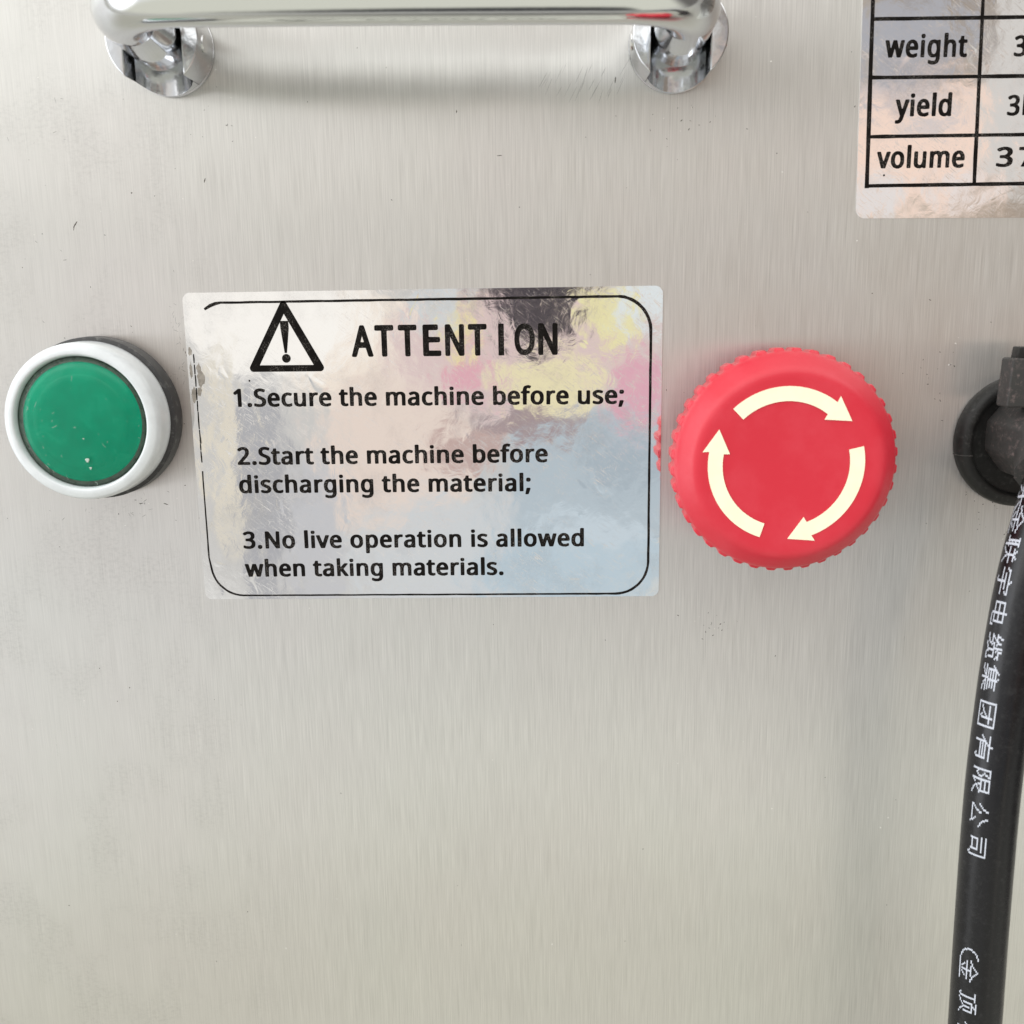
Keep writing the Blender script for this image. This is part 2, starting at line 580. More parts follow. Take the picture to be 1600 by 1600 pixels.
N.put(gl.inputs['Roughness'], N.rng(sm, 0.35, 0.7, 0.04, 0.28))
fr = N.n('ShaderNodeFresnel')
fr.inputs[0].default_value = 1.27
ms = N.n('ShaderNodeMixShader')
N.put(ms.inputs[0], fr.outputs[0])
N.t.links.new(tr.outputs[0], ms.inputs[1])
N.t.links.new(gl.outputs[0], ms.inputs[2])
N.t.links.new(ms.outputs[0], N.out.inputs[0])
M_DOME = N.m
M_LINT_GLINT = plain('pale_lint_and_glints', (0.42, 0.50, 0.45, 1), 0.8).m

# rubber and cable
def rubber(name, col, rough, dust, dcol, spec=0.3):
    N = mat(name)
    g = N.noise(scale(N, 1300, 1300, 1300), 1.0, 3.0, 0.7)
    s = N.noise(scale(N, 420, 420, 420), 1.0, 6.0, 0.75)
    k = N.math('MULTIPLY', N.rng(g, 0.45, 0.70), N.rng(s, 0.42, 0.66))
    N.put(N.b.inputs['Base Color'], N.mix(N.math('MULTIPLY', k, dust), col, dcol))
    N.put(N.b.inputs['Roughness'], N.rng(s, 0.3, 0.7, rough, rough + 0.14))
    N.b.inputs['Specular IOR Level'].default_value = spec
    N.put(N.b.inputs['Normal'], bump(N, s, 0.00005, 0.5))
    return N.m

M_RUB = rubber('dusty_black_rubber', (0.009, 0.0088, 0.0085, 1), 0.40, 0.3, (0.10, 0.098, 0.095, 1))
M_RUB2 = rubber('dusty_grey_rubber', (0.034, 0.033, 0.032, 1), 0.5, 0.8, (0.17, 0.127, 0.122, 1))
M_CABLE = rubber('black_cable_sheath', (0.004, 0.004, 0.0055, 1), 0.2, 0.14, (0.10, 0.10, 0.10, 1), 0.36)
M_WHITE = plain('white_cable_print', (0.50, 0.53, 0.60, 1), 0.55).m
M_DIRT = plain('dark_dirt', (0.055, 0.048, 0.040, 1), 0.9).m
M_PALE = plain('pale_dust', (0.80, 0.79, 0.76, 1), 0.9).m
M_RUBBED = plain('rubbed_steel', (0.26, 0.255, 0.25, 1), 0.5, 0.6).m
M_ADH = plain('torn_adhesive', (0.30, 0.275, 0.245, 1), 0.8, grain=(900, 0.25)).m

# ---------------------------------------------------------------- the panel
m = MB()
x0, x1, z0, z1 = -260, 260, -330, 170
m.prism([(x0, z0), (x1, z0), (x1, z1), (x0, z1)], -1.5, 0.0)
panel = m.build('steel_panel', M_STEEL, base=(0, 0, 0), smooth=False)
tag(panel, 'brushed stainless steel machine panel carrying all the controls and stickers', None, None, 'structure')

# ---------------------------------------------------------------- lettering data
GL = {}
def unpack(d):
    return {c: (a, [[tuple(map(int, q.split(','))) for q in l.split()] for l in ls]) for c, (a, ls) in d.items()}
GLYPH = unpack(({
    '.': (38, ['14,-5 10,-3 5,2 4,10 6,15 8,18 15,20 22,20 27,19 31,15 33,12 33,5 32,1 29,-2 26,-4 21,-5']),
    '1': (80, ['38,-3 34,-2 33,-1 32,2 32,73 29,73 24,69 20,68 18,68 14,69 12,71 9,74 7,79 10,83 35,102 40,104 49,104 54,102 55,101 56,99 56,1 54,-2 49,-3']),
    '2': (80, ['6,-3 1,-1 1,11 25,35 28,40 41,52 45,57 50,68 50,76 50,79 47,84 44,86 39,88 31,86 20,80 16,78 13,79 10,80 7,82 3,88 3,91 7,95 15,100 26,104 33,105 44,105 51,104 60,100 63,98 69,92 73,86 74,80 74,69 73,62 68,53 65,48 58,40 36,18 35,17 36,16 38,15 72,15 76,14 79,12 79,11 79,-1 76,-2 72,-3']),
    '3': (80, ['22,-4 12,-2 2,2 1,5 1,16 3,17 8,18 21,14 28,13 38,13 45,14 49,18 53,24 53,26 53,33 50,37 44,41 35,43 22,43 17,45 16,47 16,55 16,58 17,59 21,60 37,61 45,64 49,69 51,74 51,77 47,84 44,87 41,87 31,87 17,80 14,79 12,80 7,82 3,87 2,91 4,95 10,99 23,103 31,105 44,105 52,103 61,100 66,97 70,93 74,86 75,79 75,73 74,67 71,62 63,53 73,45 76,40 78,34 77,20 75,13 72,9 67,4 61,0 50,-3 43,-5']),
    '7': (80, ['18,-3 15,-2 14,-1 14,2 51,84 50,85 49,85 8,85 3,86 1,88 0,89 1,101 3,103 8,104 71,104 77,102 78,101 79,99 78,87 40,2 37,-2 34,-3']),
    ';': (38, ['4,-21 0,-20 -1,-19 -1,-16 6,16 8,18 13,19 25,19 29,18 31,15 31,11 20,-18 18,-20 13,-21', '14,55 8,57 5,61 4,64 5,74 9,78 14,80 22,80 27,78 32,74 33,69 33,67 31,60 28,57 22,55']),
    'A': (89, ['-1,-3 -5,-1 -5,2 32,100 34,102 39,104 50,104 54,102 57,100 58,98 94,4 94,-1 92,-2 87,-3 76,-3 72,-2 69,2 63,19 59,26 32,27 30,26 28,24 18,-1 12,-3', '38,46 50,46 51,46 52,47 46,64 45,65 44,65 41,59 37,48']),
    'E': (78, ['13,-3 9,-2 8,-1 8,2 8,101 11,103 15,104 68,104 74,102 75,101 75,99 75,89 74,87 68,85 35,85 33,85 33,84 32,64 33,61 35,61 68,60 73,58 73,48 73,46 72,45 67,43 35,43 33,43 32,40 32,17 33,15 35,14 68,14 73,13 75,11 75,10 75,-1 73,-2 68,-3']),
    'I': (47, ['5,-3 0,-1 0,5 0,8 2,9 10,12 11,15 11,85 10,88 3,90 0,92 0,94 0,101 3,103 7,104 40,104 45,103 47,101 48,100 47,92 45,90 38,88 36,85 36,15 37,12 45,10 47,8 48,5 47,-1 45,-2 40,-3']),
    'N': (106, ['13,-3 9,-2 8,-1 8,2 8,99 8,101 11,103 15,104 28,104 34,101 72,41 75,40 76,101 78,103 83,104 92,104 97,102 98,101 99,99 99,2 98,-1 96,-2 91,-3 78,-3 73,-1 34,58 32,59 31,55 31,1 29,-2 25,-3']),
    'O': (109, ['45,-4 40,-3 24,2 15,10 9,19 4,32 3,40 3,59 4,67 8,79 10,83 16,90 24,98 31,101 45,105 64,105 78,101 85,98 92,92 98,84 103,75 107,60 107,40 103,25 98,16 93,9 87,4 80,0 69,-4 62,-5', '52,13 55,13 64,14 73,20 77,27 79,33 82,49 79,67 75,77 70,83 66,85 64,86 55,87 44,85 38,81 35,78 30,67 27,52 29,38 31,30 33,25 38,19 43,15 45,14']),
    'S': (77, ['23,-4 11,-2 3,1 2,3 1,5 2,16 4,17 9,18 23,14 32,13 37,13 44,14 47,16 50,19 51,23 51,28 49,34 45,37 16,50 7,59 4,65 3,70 3,80 4,86 7,91 13,97 19,101 26,103 35,105 49,105 61,102 68,100 72,98 73,95 71,87 68,83 63,82 49,86 40,87 35,86 30,83 27,79 27,75 29,69 33,64 43,60 59,53 67,48 72,43 75,38 76,32 76,21 75,16 72,11 66,4 57,-1 43,-5']),
    'T': (78, ['32,-3 29,-2 28,-1 27,2 27,84 26,85 24,85 3,85 -3,87 -4,88 -4,91 -4,101 -1,103 3,104 74,104 80,102 81,101 82,99 82,89 80,87 74,85 55,85 53,85 52,84 52,1 50,-2 45,-3']),
    'a': (79, ['23,-4 15,-2 11,0 3,7 1,17 1,26 2,31 8,38 14,43 30,48 48,49 49,50 49,52 47,59 46,61 42,63 35,62 20,57 14,59 10,65 9,70 11,73 14,74 28,79 39,80 50,79 58,76 63,74 69,68 71,63 73,58 73,-1 70,-3 65,-4 58,-4 50,-1 37,-5', '29,13 37,13 44,16 48,23 50,30 49,31 47,32 37,32 32,31 28,28 26,24 25,20 27,16']),
    'b': (86, ['39,-4 29,-1 21,-4 13,-4 8,-2 6,0 6,104 7,107 8,108 11,109 24,109 29,108 30,107 31,78 34,78 48,80 57,79 66,75 70,73 78,65 82,58 83,53 84,45 84,30 82,18 77,8 70,2 63,-2 53,-5', '40,13 49,13 53,16 57,21 60,32 60,44 57,54 56,57 52,60 46,63 42,62 36,60 33,55 31,48 31,30 32,23 35,17']),
    'c': (67, ['34,-4 22,-1 18,1 9,10 6,16 3,21 2,30 2,46 5,56 11,68 21,75 32,79 40,80 47,80 63,76 67,74 68,72 66,63 63,61 57,59 48,62 39,62 35,60 31,56 29,53 27,44 26,32 28,25 31,18 34,15 39,13 46,13 53,14 61,17 66,16 67,14 67,12 67,2 63,-1 50,-5']),
    'd': (86, ['32,-4 24,-2 16,2 9,9 6,14 3,21 2,30 2,47 5,58 8,65 12,70 18,74 25,78 36,80 42,80 53,78 55,78 56,107 59,108 63,110 73,110 77,108 80,107 80,104 80,-1 77,-3 73,-4 64,-4 57,-1 45,-5', '36,13 45,13 48,14 52,17 55,26 56,37 55,48 52,58 49,60 43,63 38,62 32,59 29,53 27,44 26,32 28,25 31,19 33,16']),
    'e': (79, ['35,-4 24,-1 19,1 12,6 8,12 5,19 2,28 2,46 5,56 8,63 18,73 24,76 31,79 38,80 45,80 52,79 61,75 66,72 71,66 75,59 78,49 78,35 76,33 70,31 31,31 28,31 27,30 28,25 30,20 35,16 40,13 50,13 67,17 73,16 74,13 74,4 73,2 70,0 54,-5', '29,49 50,49 52,49 52,52 50,56 48,60 45,62 39,63 35,61 31,57 28,52']),
    'f': (48, ['14,-3 11,-2 10,-1 9,2 9,60 7,62 3,62 -2,64 -4,66 -3,72 -1,74 6,76 8,78 11,93 14,100 20,106 30,109 37,111 45,111 58,107 60,106 60,105 56,94 51,91 42,93 38,93 36,91 34,86 34,81 35,79 46,78 51,77 52,75 52,67 52,65 49,63 46,62 35,62 34,60 33,-1 32,-2 27,-3']),
    'g': (86, ['29,-37 18,-34 10,-31 8,-29 8,-27 8,-17 10,-15 14,-14 26,-18 33,-19 46,-19 50,-17 53,-13 55,-8 56,-4 54,-2 46,-4 29,-4 18,1 9,9 5,17 2,30 2,46 5,57 9,66 15,73 20,76 31,79 46,80 56,76 66,78 74,78 77,77 80,76 80,73 80,-7 77,-18 73,-25 67,-31 62,-33 49,-37', '38,13 45,12 48,14 52,17 55,24 57,32 57,38 55,48 53,56 48,60 45,62 38,62 33,59 29,53 27,44 26,32 28,24 32,16 35,14']),
    'h': (87, ['11,-3 8,-2 7,-1 6,2 6,106 8,108 11,109 24,110 29,108 31,106 31,78 34,77 42,79 58,79 67,76 73,72 78,65 81,55 81,1 79,-2 73,-3 64,-3 59,-2 58,-1 57,50 56,55 53,60 51,61 45,63 39,61 36,59 32,54 31,48 30,-1 29,-2 24,-3']),
    'i': (36, ['12,-3 8,-2 7,-1 6,2 6,74 8,76 12,78 23,78 28,76 29,75 30,73 30,1 28,-2 23,-3', '14,84 9,87 6,92 5,99 7,102 10,105 16,106 22,106 28,104 31,99 31,92 30,89 26,86 22,84']),
    'k': (75, ['11,-3 8,-2 7,-1 6,2 6,106 8,108 11,109 23,110 28,108 29,106 29,59 30,56 32,56 40,65 52,77 57,78 69,78 73,77 76,75 76,73 75,72 68,64 51,46 49,43 50,40 77,4 78,1 77,-2 72,-3 60,-3 55,-2 51,2 34,25 31,26 30,26 29,24 29,-1 28,-2 23,-3']),
    'l': (36, ['11,-3 8,-2 7,-1 6,2 6,106 8,108 11,109 24,110 29,108 30,107 31,105 31,1 29,-2 24,-3']),
    'm': (131, ['11,-3 8,-2 7,-1 6,2 6,73 7,75 8,77 13,78 21,78 29,76 39,79 55,79 64,77 70,73 71,73 78,77 86,79 102,79 112,76 116,73 121,68 124,64 125,57 125,2 125,-1 123,-2 119,-3 109,-3 105,-2 102,-1 102,51 98,60 92,63 86,61 84,60 81,57 79,51 77,41 77,-1 74,-2 70,-3 60,-3 56,-2 54,-1 54,2 54,51 51,59 49,61 44,63 38,61 36,60 33,55 31,50 30,-1 29,-2 24,-3']),
    'n': (87, ['11,-3 8,-2 7,-1 6,2 6,73 7,75 9,77 14,78 22,78 29,76 39,79 56,79 66,77 73,72 78,66 81,55 81,2 80,-1 79,-2 74,-3 65,-3 60,-2 58,-1 57,50 56,55 53,60 51,61 45,63 39,62 37,60 33,55 31,48 30,-1 29,-2 24,-3']),
    'o': (85, ['34,-4 19,1 10,10 7,14 3,23 2,31 2,45 3,53 8,63 12,68 21,75 27,78 39,80 45,80 54,79 63,75 69,72 73,68 79,60 82,48 82,25 80,18 76,11 70,4 64,0 49,-5', '37,13 45,13 50,14 54,19 58,28 59,38 56,52 54,56 52,59 43,63 36,61 32,59 29,53 27,44 26,33 28,25 32,18']),
    'p': (86, ['11,-37 8,-35 7,-34 6,-32 7,76 8,77 13,78 22,78 29,76 41,80 55,80 66,76 71,73 78,65 83,53 84,45 84,30 83,22 80,14 76,8 71,3 64,-2 55,-4 41,-4 34,-2 32,-3 31,-5 30,-34 29,-35 24,-37', '43,13 46,12 49,13 55,18 58,25 60,34 60,43 57,53 56,56 52,60 48,62 41,62 36,59 32,53 31,46 31,29 33,21 36,16 39,14']),
    'r': (58, ['11,-3 8,-2 7,-1 6,2 7,75 9,77 14,78 22,78 29,75 42,79 53,79 59,78 60,76 61,74 61,67 59,63 53,61 45,62 39,59 34,54 31,47 30,-1 29,-2 24,-3']),
    's': (67, ['21,-4 8,-1 3,2 1,5 2,15 4,16 9,17 24,13 37,13 40,14 43,20 42,23 38,26 11,39 4,46 1,53 1,61 3,66 7,71 14,75 23,79 31,80 39,80 47,79 61,75 64,73 64,69 62,62 59,60 53,59 44,62 32,63 28,61 25,58 26,54 29,52 52,42 58,38 63,33 65,30 67,24 67,17 65,11 59,3 52,-1 39,-5']),
    't': (51, ['29,-4 20,-2 16,0 12,4 8,10 7,17 7,60 5,61 -2,63 -3,66 -3,73 7,79 12,93 13,94 18,95 25,95 30,94 31,93 31,81 32,79 47,78 51,76 52,74 52,66 51,63 46,62 34,62 32,61 32,60 31,20 33,16 36,13 41,13 47,14 52,12 54,10 53,0 51,-2 41,-5']),
    'u': (87, ['30,-4 20,-1 15,2 9,7 7,13 5,20 6,75 8,77 13,78 23,78 28,76 29,75 30,20 33,16 35,14 37,13 44,13 47,13 51,17 55,26 57,33 57,75 60,77 64,78 74,78 78,76 79,75 80,73 79,-1 77,-3 72,-4 65,-4 57,-1 44,-5']),
    'v': (71, ['27,-3 24,-2 21,2 -4,69 -5,73 -5,75 -3,77 2,78 13,78 18,77 19,75 33,37 36,33 37,34 39,40 52,75 54,77 59,78 71,78 75,77 77,75 77,73 49,-1 47,-2 43,-3']),
    'w': (110, ['21,-3 17,-2 16,1 -4,72 -4,74 -3,77 2,78 13,78 17,77 20,76 21,73 29,43 30,41 31,42 33,45 43,76 45,77 50,78 62,78 66,77 69,73 78,43 79,40 80,40 82,44 86,61 90,75 93,77 98,78 107,78 112,77 113,76 113,70 96,7 93,0 92,-2 87,-3 75,-3 70,-2 68,-1 57,32 56,36 55,36 53,35 42,-1 41,-2 36,-3']),
    'y': (71, ['3,-37 -2,-35 -4,-33 -4,-22 1,-20 12,-19 15,-18 17,-15 21,-8 24,0 -4,70 -5,73 -5,76 -3,77 2,78 12,78 19,76 21,72 34,36 36,34 37,34 38,36 52,76 54,77 59,78 71,78 75,77 77,74 75,66 45,-11 40,-22 34,-29 26,-34 17,-37']),
}))
HEAD = unpack(({
    'A': (34, ['18,1 4,12 1,25 131,475 137,485 148,492 192,492 206,482 216,455 339,25 339,18 332,7 318,0 282,0 268,4 260,12 254,22 229,112 218,138 212,140 125,140 117,135 89,35 78,11 72,4 62,0', '147,232 188,230 195,235 172,315 168,315 161,295 146,238']),
    'T': (28, ['118,1 105,11 100,25 99,398 92,403 25,403 11,408 4,415 0,425 1,475 11,488 25,493 265,492 276,485 283,472 283,428 278,414 272,408 262,404 192,403 186,402 183,395 182,18 175,7 165,1']),
    'E': (28, ['18,1 5,11 0,25 0,468 3,478 12,489 25,493 255,493 265,491 276,482 280,468 280,425 276,415 268,408 255,403 102,403 94,398 93,308 96,302 248,299 258,293 266,282 267,238 260,222 245,214 96,212 93,205 93,98 95,93 102,90 262,89 273,82 280,68 280,25 277,15 268,4 255,0']),
    'N': (30, ['18,1 5,11 0,25 0,468 4,482 12,489 25,493 68,493 78,489 85,483 207,218 215,206 218,205 221,475 228,486 242,493 275,493 288,489 296,482 300,468 300,25 296,12 288,4 275,0 232,0 222,4 215,11 88,283 82,288 79,18 72,7 62,1']),
    'I': (9, ['5,1 0,8 0,485 2,490 8,493 82,493 87,492 90,485 90,8 88,3 82,0']),
    'O': (32, ['142,1 115,8 78,28 54,52 37,75 18,118 7,162 0,225 0,268 3,285 4,312 11,352 24,392 42,426 57,445 78,466 88,473 125,489 148,493 168,493 195,489 232,472 262,447 282,418 299,382 313,328 320,268 320,225 317,208 316,185 306,132 289,88 265,51 242,28 205,8 175,0', '140,92 178,91 195,98 205,107 222,135 229,155 236,195 240,258 237,275 236,298 226,348 216,372 207,385 195,396 172,403 145,402 122,392 114,385 98,358 84,302 80,235 83,218 84,195 91,155 101,128 112,111 125,98']),
}))


def text_loops(txt, x0, x1, z0, z1, cap, stretch=1.0):
    """loops of a line whose ink runs from x0 to x1, baseline from z0 to z1"""
    s = cap / 100.0
    pen, items = 0.0, []
    for c in txt:
        if c == ' ':
            pen += 36 * s * stretch
            items.append(None)
            continue
        a, ls = GLYPH[c]
        items.append((pen, ls))
        pen += a * s * stretch
    idx = [i for i, q in enumerate(items) if q]
    lo_ = items[idx[0]][0] + min(p[0] for l in items[idx[0]][1] for p in l) * s * stretch
    hi = items[idx[-1]][0] + max(p[0] for l in items[idx[-1]][1] for p in l) * s * stretch
    n = len(txt) - 1
    if not n:
        stretch *= (x1 - x0) / (hi - lo_)
        lo_ = lo_ * (x1 - x0) / (hi - lo_)
    ex = ((x1 - x0) - (hi - lo_)) / n if n else 0.0
    if ex < .05 * cap and n and stretch > .7:
        return text_loops(txt, x0, x1, z0, z1, cap, stretch * .97)
    sl = (z1 - z0) / (x1 - x0)
    out = []
    for i, q in enumerate(items):
        if not q:
            continue
        gl_ = []
        for l in q[1]:
            lp = []
            for (px, pz) in l:
                X = x0 + q[0] - lo_ + ex * i + px * s * stretch
                lp.append((X, z0 + sl * (X - x0) + pz * s))
            gl_.append(lp)
        out.append(gl_)
    return out


# ---------------------------------------------------------------- ATTENTION sticker
T = 0.12
m = MB()
m.fill([rrect(-70.1, -60.0, 24.47, 2.8, 1.5)], 0.0, T)
st = m.build('warning_sticker', M_FOIL, base=(-22.8, -28.6, 0), smooth=False)
# keep object coordinates in panel millimetres for the wear pattern
tag(st, 'silver foil sticker headed ATTENTION with three numbered rules, between green and red buttons', 'sticker')

rnd = random.Random(5)
def jit(path, a):
    return [(x + rnd.uniform(-a, a), z + rnd.uniform(-a, a), w * rnd.uniform(0.9, 1.1)) for x, z, w in path]
def seg(p, q, n, w0, w1):
    return [(p[0] + (q[0] - p[0]) * i / n, p[1] + (q[1] - p[1]) * i / n, w0 + (w1 - w0) * i / n) for i in range(1, n)]

m = MB()
H0 = T + 0.004
top = [(-65.9, -0.45, .45), (-64.7, 0.25, .62), (-63.6, 0.65, .62), (-62.6, 0.80, .50)]
top += seg((-62.6, 0.80), (15.6, 0.87), 40, .48, .52)
top += [(15.7, 0.87, .5)] + arc(15.4, -5.9, 6.8, 84, 4, 12, .62)
top += seg((22.2, -5.9), (22.23, -52.7), 24, .5, .52)
top += arc(15.5, -52.7, 6.7, 0, -90, 12, .52)
top += seg((15.5, -59.4), (-61.8, -59.2), 40, .42, .34)
top += arc(-61.8, -52.6, 6.6, -92, -172, 12, .42)
top += seg((-68.72, -52.8), (-68.72, -31.0), 12, .36, .28)
m.fill([strip(jit(top, .025))], H0, 0.012)
z = -31.0
while z < 0 and z < -9.0:                                  # the rubbed left edge: a thin, broken line
    ln = rnd.uniform(1.2, 3.6)
    m.fill([strip(jit([(-68.72, z, .24), (-68.70, z + ln * .5, .3), (-68.72, z + ln, .24)], .03))], H0, 0.012)
    z += ln + rnd.uniform(.05, .16 if z < -20 else .4)
m.build('printed_border', M_INK, st, smooth=False)

m = MB()
tri_o = arc(-50.15, 0.15, .75, 30, 150, 6) + arc(-56.85, -12.1, .75, 150, 270, 6) + arc(-43.45, -12.15, .75, -90, 30, 6)
tri_i = [(-50.15, -1.55), (-55.55, -11.55), (-44.75, -11.6)]
m.fill([tri_o, tri_i], H0, 0.012)
ex = [(-51.05, -2.9), (-49.35, -2.9), (-49.32, -4.4), (-49.95, -9.2), (-50.42, -9.2), (-50.98, -4.4)]
m.fill([ex], H0 + .014, 0.012)
m.fill([arc(-50.15, -10.25, .88, 0, 345, 22)], H0 + .018, 0.012)
m.build('warning_triangle', M_INK, st, smooth=False)

m = MB()
xs = [(-37.02, -32.67), (-32.35, -28.59), (-27.69, -24.0), (-22.79, -19.16), (-18.39, -14.57), (-13.81, -10.13), (-7.84, -6.7), (-4.67, -0.61), (0.03, 3.89)]
for c, (a, b) in zip('ATTENTION', xs):
    wdt, ls = HEAD[c]
    k = (b - a) / (wdt * 10.0)
    zb = -10.18 - 0.003 * (a + 37)
    loops = [[(a + px * k, zb + pz * 6.25 / 495.0) for px, pz in l] for l in ls]
    if c == 'E':                                            # the E has been scratched through at its right side
        loops = [[(q[0] - (.55 if (q[0] > a + 2.2 and q[1] > zb + 4.6) else 0), q[1]) for q in l] for l in loops]
    m.fill(loops, H0, 0.012)
m.build('heading_lettering', M_INK, st, smooth=False)

RULES = [
    [('1.Secure the machine before use;', -61.32, 17.04, -19.82, -20.15)],
    [('2.Start the machine before', -61.35, 1.76, -31.64, -31.75), ('discharging the material;', -61.41, -1.73, -37.49, -37.69)],
    [('3.No live operation is allowed', -61.36, 9.04, -49.18, -49.27), ('when taking materials.', -61.37, -7.56, -55.20, -55.24)]]
for k, rule in enumerate(RULES):
    m = MB()
    for txt, xa, xb, za, zb in rule:
        for q, gl_ in enumerate(text_loops(txt, xa, xb, za + .12, zb + .12, 3.42)):
            m.fill(gl_, H0 + (q % 2) * .003, 0.012)
    if k == 0:
        m.fill([arc(-57.85, -14.6, .2, 0, 330, 10)], H0, 0.012)
    m.build('rule_lettering', M_INK, st, smooth=False)

# torn edge of the foil beside the green button
m = MB()
def blob(cx, cz, rx, rz, n=14, j=.3):
    return [(cx + rx * math.cos(2 * math.pi * i / n) * (1 + rnd.uniform(-j, j)), cz + rz * math.sin(2 * math.pi * i / n) * (1 + rnd.uniform(-j, j))) for i in range(n)]
for (cx, cz, rx, rz) in ((-67.6, -14.2, .8, 1.6), (-67.9, -12.0, .45, 1.0), (-68.1, -16.6, .5, .9), (-69.3, -17.2, .5, 1.4), (-69.4, -8.6, .4, .8), (-68.6, -26.6, .22, .7), (-69.5, -12.4, .3, 1.5)):
    m.fill([blob(cx, cz, rx, rz)], H0 - .002 + rnd.uniform(0, .004), 0.008)
m.build('torn_patch', M_ADH, st, smooth=False)

# ---------------------------------------------------------------- data table sticker
m = MB()
m.fill([[(63.0, 14.74), (140, 13.9), (140, 95), (59.6, 95), (61.22, 17.0)] [:0] or
        (arc(62.75, 16.5, 1.75, 181, 270, 8) + [(140, 13.9), (140, 95), (59.55, 95)])], 0.0, T)
tb = m.build('data_sticker', M_FOIL2, base=(62, 15, 0), smooth=False)
tag(tb, 'silver foil sticker with a ruled table reading weight, yield, volume, at upper right edge', 'sticker')
m = MB()
def rule_line(p, q, w, n=14):
    m.fill([strip(jit([(p[0], p[1], w)] + seg(p, q, n, w, w) + [(q[0], q[1], w)], .02))], H0 + rule_line.k * .0008, 0.012)
    rule_line.k += 1
rule_line.k = 0
rule_line((61.42, 92), (62.81, 20.3), .78)
rule_line((81.25, 92), (83.0, 20.6), .72)
rule_line((102, 92), (104, 20.4), .72)
for (a, b) in (((62.26, 50.24), (89.92, 49.99)), ((62.46, 40.08), (90.77, 39.82)), ((62.68, 29.61), (91.65, 29.46)), ((62.45, 20.72), (92.39, 20.63)), ((62.0, 61), (89, 60.6))):
    sl = (b[1] - a[1]) / (b[0] - a[0])
    rule_line(a, (104, a[1] + sl * (104 - a[0])), .68)
m.build('printed_grid', M_INK, tb, smooth=False)
m = MB()
for txt, xa, xb, za, zb, cap, stx in (('weight', 64.87, 79.97, 43.62, 43.45, 3.75, 1.0), ('yield', 67.37, 77.79, 33.22, 33.13, 3.75, 1.0), ('volume', 64.43, 80.88, 23.96, 23.85, 3.75, 1.0),
                                 ('3', 88.5, 90.8, 43.35, 43.34, 3.4, 1.0), ('3', 88.1, 90.4, 33.0, 32.99, 3.4, 1.0), ('k', 90.95, 93.2, 33.0, 32.99, 3.3, 1.0), ('3', 86.79, 89.9, 23.85, 23.84, 3.35, 1.0), ('7', 90.9, 94.1, 23.8, 23.79, 3.35, 1.0)):
    for q, gl_ in enumerate(text_loops(txt, xa, xb, za, zb, cap, stx)):
        m.fill(gl_, H0 + (q % 2) * .003, 0.012)
m.fill([arc(65.94, 22.6, .2, 0, 330, 10)], H0, 0.012)
m.build('table_lettering', M_INK, tb, smooth=False)

# ---------------------------------------------------------------- green push button
gx, gz = -88.0, -21.4
gb = thing('push_button', 'green illuminated push button with silver white bezel, left of the ATTENTION sticker', 'button', (gx, gz, 0))
m = MB()
m.lathe(gx, gz, [(15.2, 0.0), (16.0, 0.0), (16.1, 0.4), (16.0, 4.0), (14.9, 4.6)], 96, True)
m.build('base_ring', M_BLACK, gb)
m = MB()
prof = [(14.9, 4.5), (15.3, 4.9), (15.3, 5.6), (15.2, 9.0)]
prof += [(14.2 + 1.0 * math.cos(a), 9.3 + 1.75 * math.sin(a)) for a in [math.radians(q) for q in (8, 16, 24, 32, 42, 52, 62, 72, 82)]]
prof += [(14.0, 11.2), (13.3, 11.36), (13.05, 11.3), (12.85, 11.05), (12.72, 10.6), (12.55, 9.4), (12.6, 9.0)]
m.lathe(gx, gz, prof, 128, False)
m.build('bezel', M_BEZEL, gb, angle=60)
m = MB()
m.lathe(gx, gz, [(12.6, 9.2), (12.6, 10.0), (11.9, 10.1), (10.8, 9.8)], 96, True)
lens = m.build('lens', M_OLIVE, gb)
m = MB()
m.lathe(gx, gz, [(11.65, 9.7), (11.6, 10.0), (11.1, 10.3), (10.2, 10.5), (9.4, 10.52), (9.15, 10.6), (8.9, 10.7), (8.1, 10.76), (4, 10.86), (1, 10.88)], 96, True)
m.build('coloured_disc', M_GREEN, lens, angle=80)
m = MB()
m.lathe(gx, gz, [(12.55, 9.6)] + [(12.5 * math.cos(a), 10.0 + 1.9 * math.sin(a)) for a in [math.radians(q) for q in (3, 8, 14, 20, 28, 36, 45, 55, 65, 75, 84)]], 96, True)
m.build('clear_dome', M_DOME, lens, angle=80)
m = MB()
def strand(m, cx, cz, ln, hfun, r=.045, curl=1.0):
    a = rnd.uniform(0, 6.28)
    pts = []
    x, z = cx, cz
    for k in range(7):
        pts.append((x, z, hfun(x, z)))
        x += math.cos(a) * ln / 6
        z += math.sin(a) * ln / 6
        a += rnd.uniform(-.9, .9) * curl
    m.tube(pts, r, 5)
dome_h = lambda x, z: 10.02 + 1.9 * math.sqrt(max(0.0, 1 - min(1.0, ((x - gx) ** 2 + (z - gz) ** 2) / 156.5)))
for k in range(34):
    a = rnd.uniform(0, 6.28)
    r = 12.0 * math.sqrt(rnd.uniform(.35, 1.0)) if k > 12 else 12.0 * math.sqrt(rnd.uniform(0, .6))
    if k > 34:
        a = rnd.gauss(-1.0, .8)
    strand(m, gx + r * math.cos(a), gz + r * math.sin(a), rnd.choice((.12, .2, .3, .6, 1.1)), dome_h, rnd.uniform(.016, .034))
for (px, pz, q) in ((-87.1, -28.6, .42), (-86.7, -30.2, .26), (-87.3, -24.4, .16)):  # pale lumps standing in for the lamp highlight on the dome
    m.lathe(px, pz, [(q, dome_h(px, pz)), (q * .7, dome_h(px, pz) + .1)], 9, True, rfun=lambda k, a: .08 * math.sin(3 * a))
m.build('lint_and_glints', M_LINT_GLINT, lens, smooth=True)

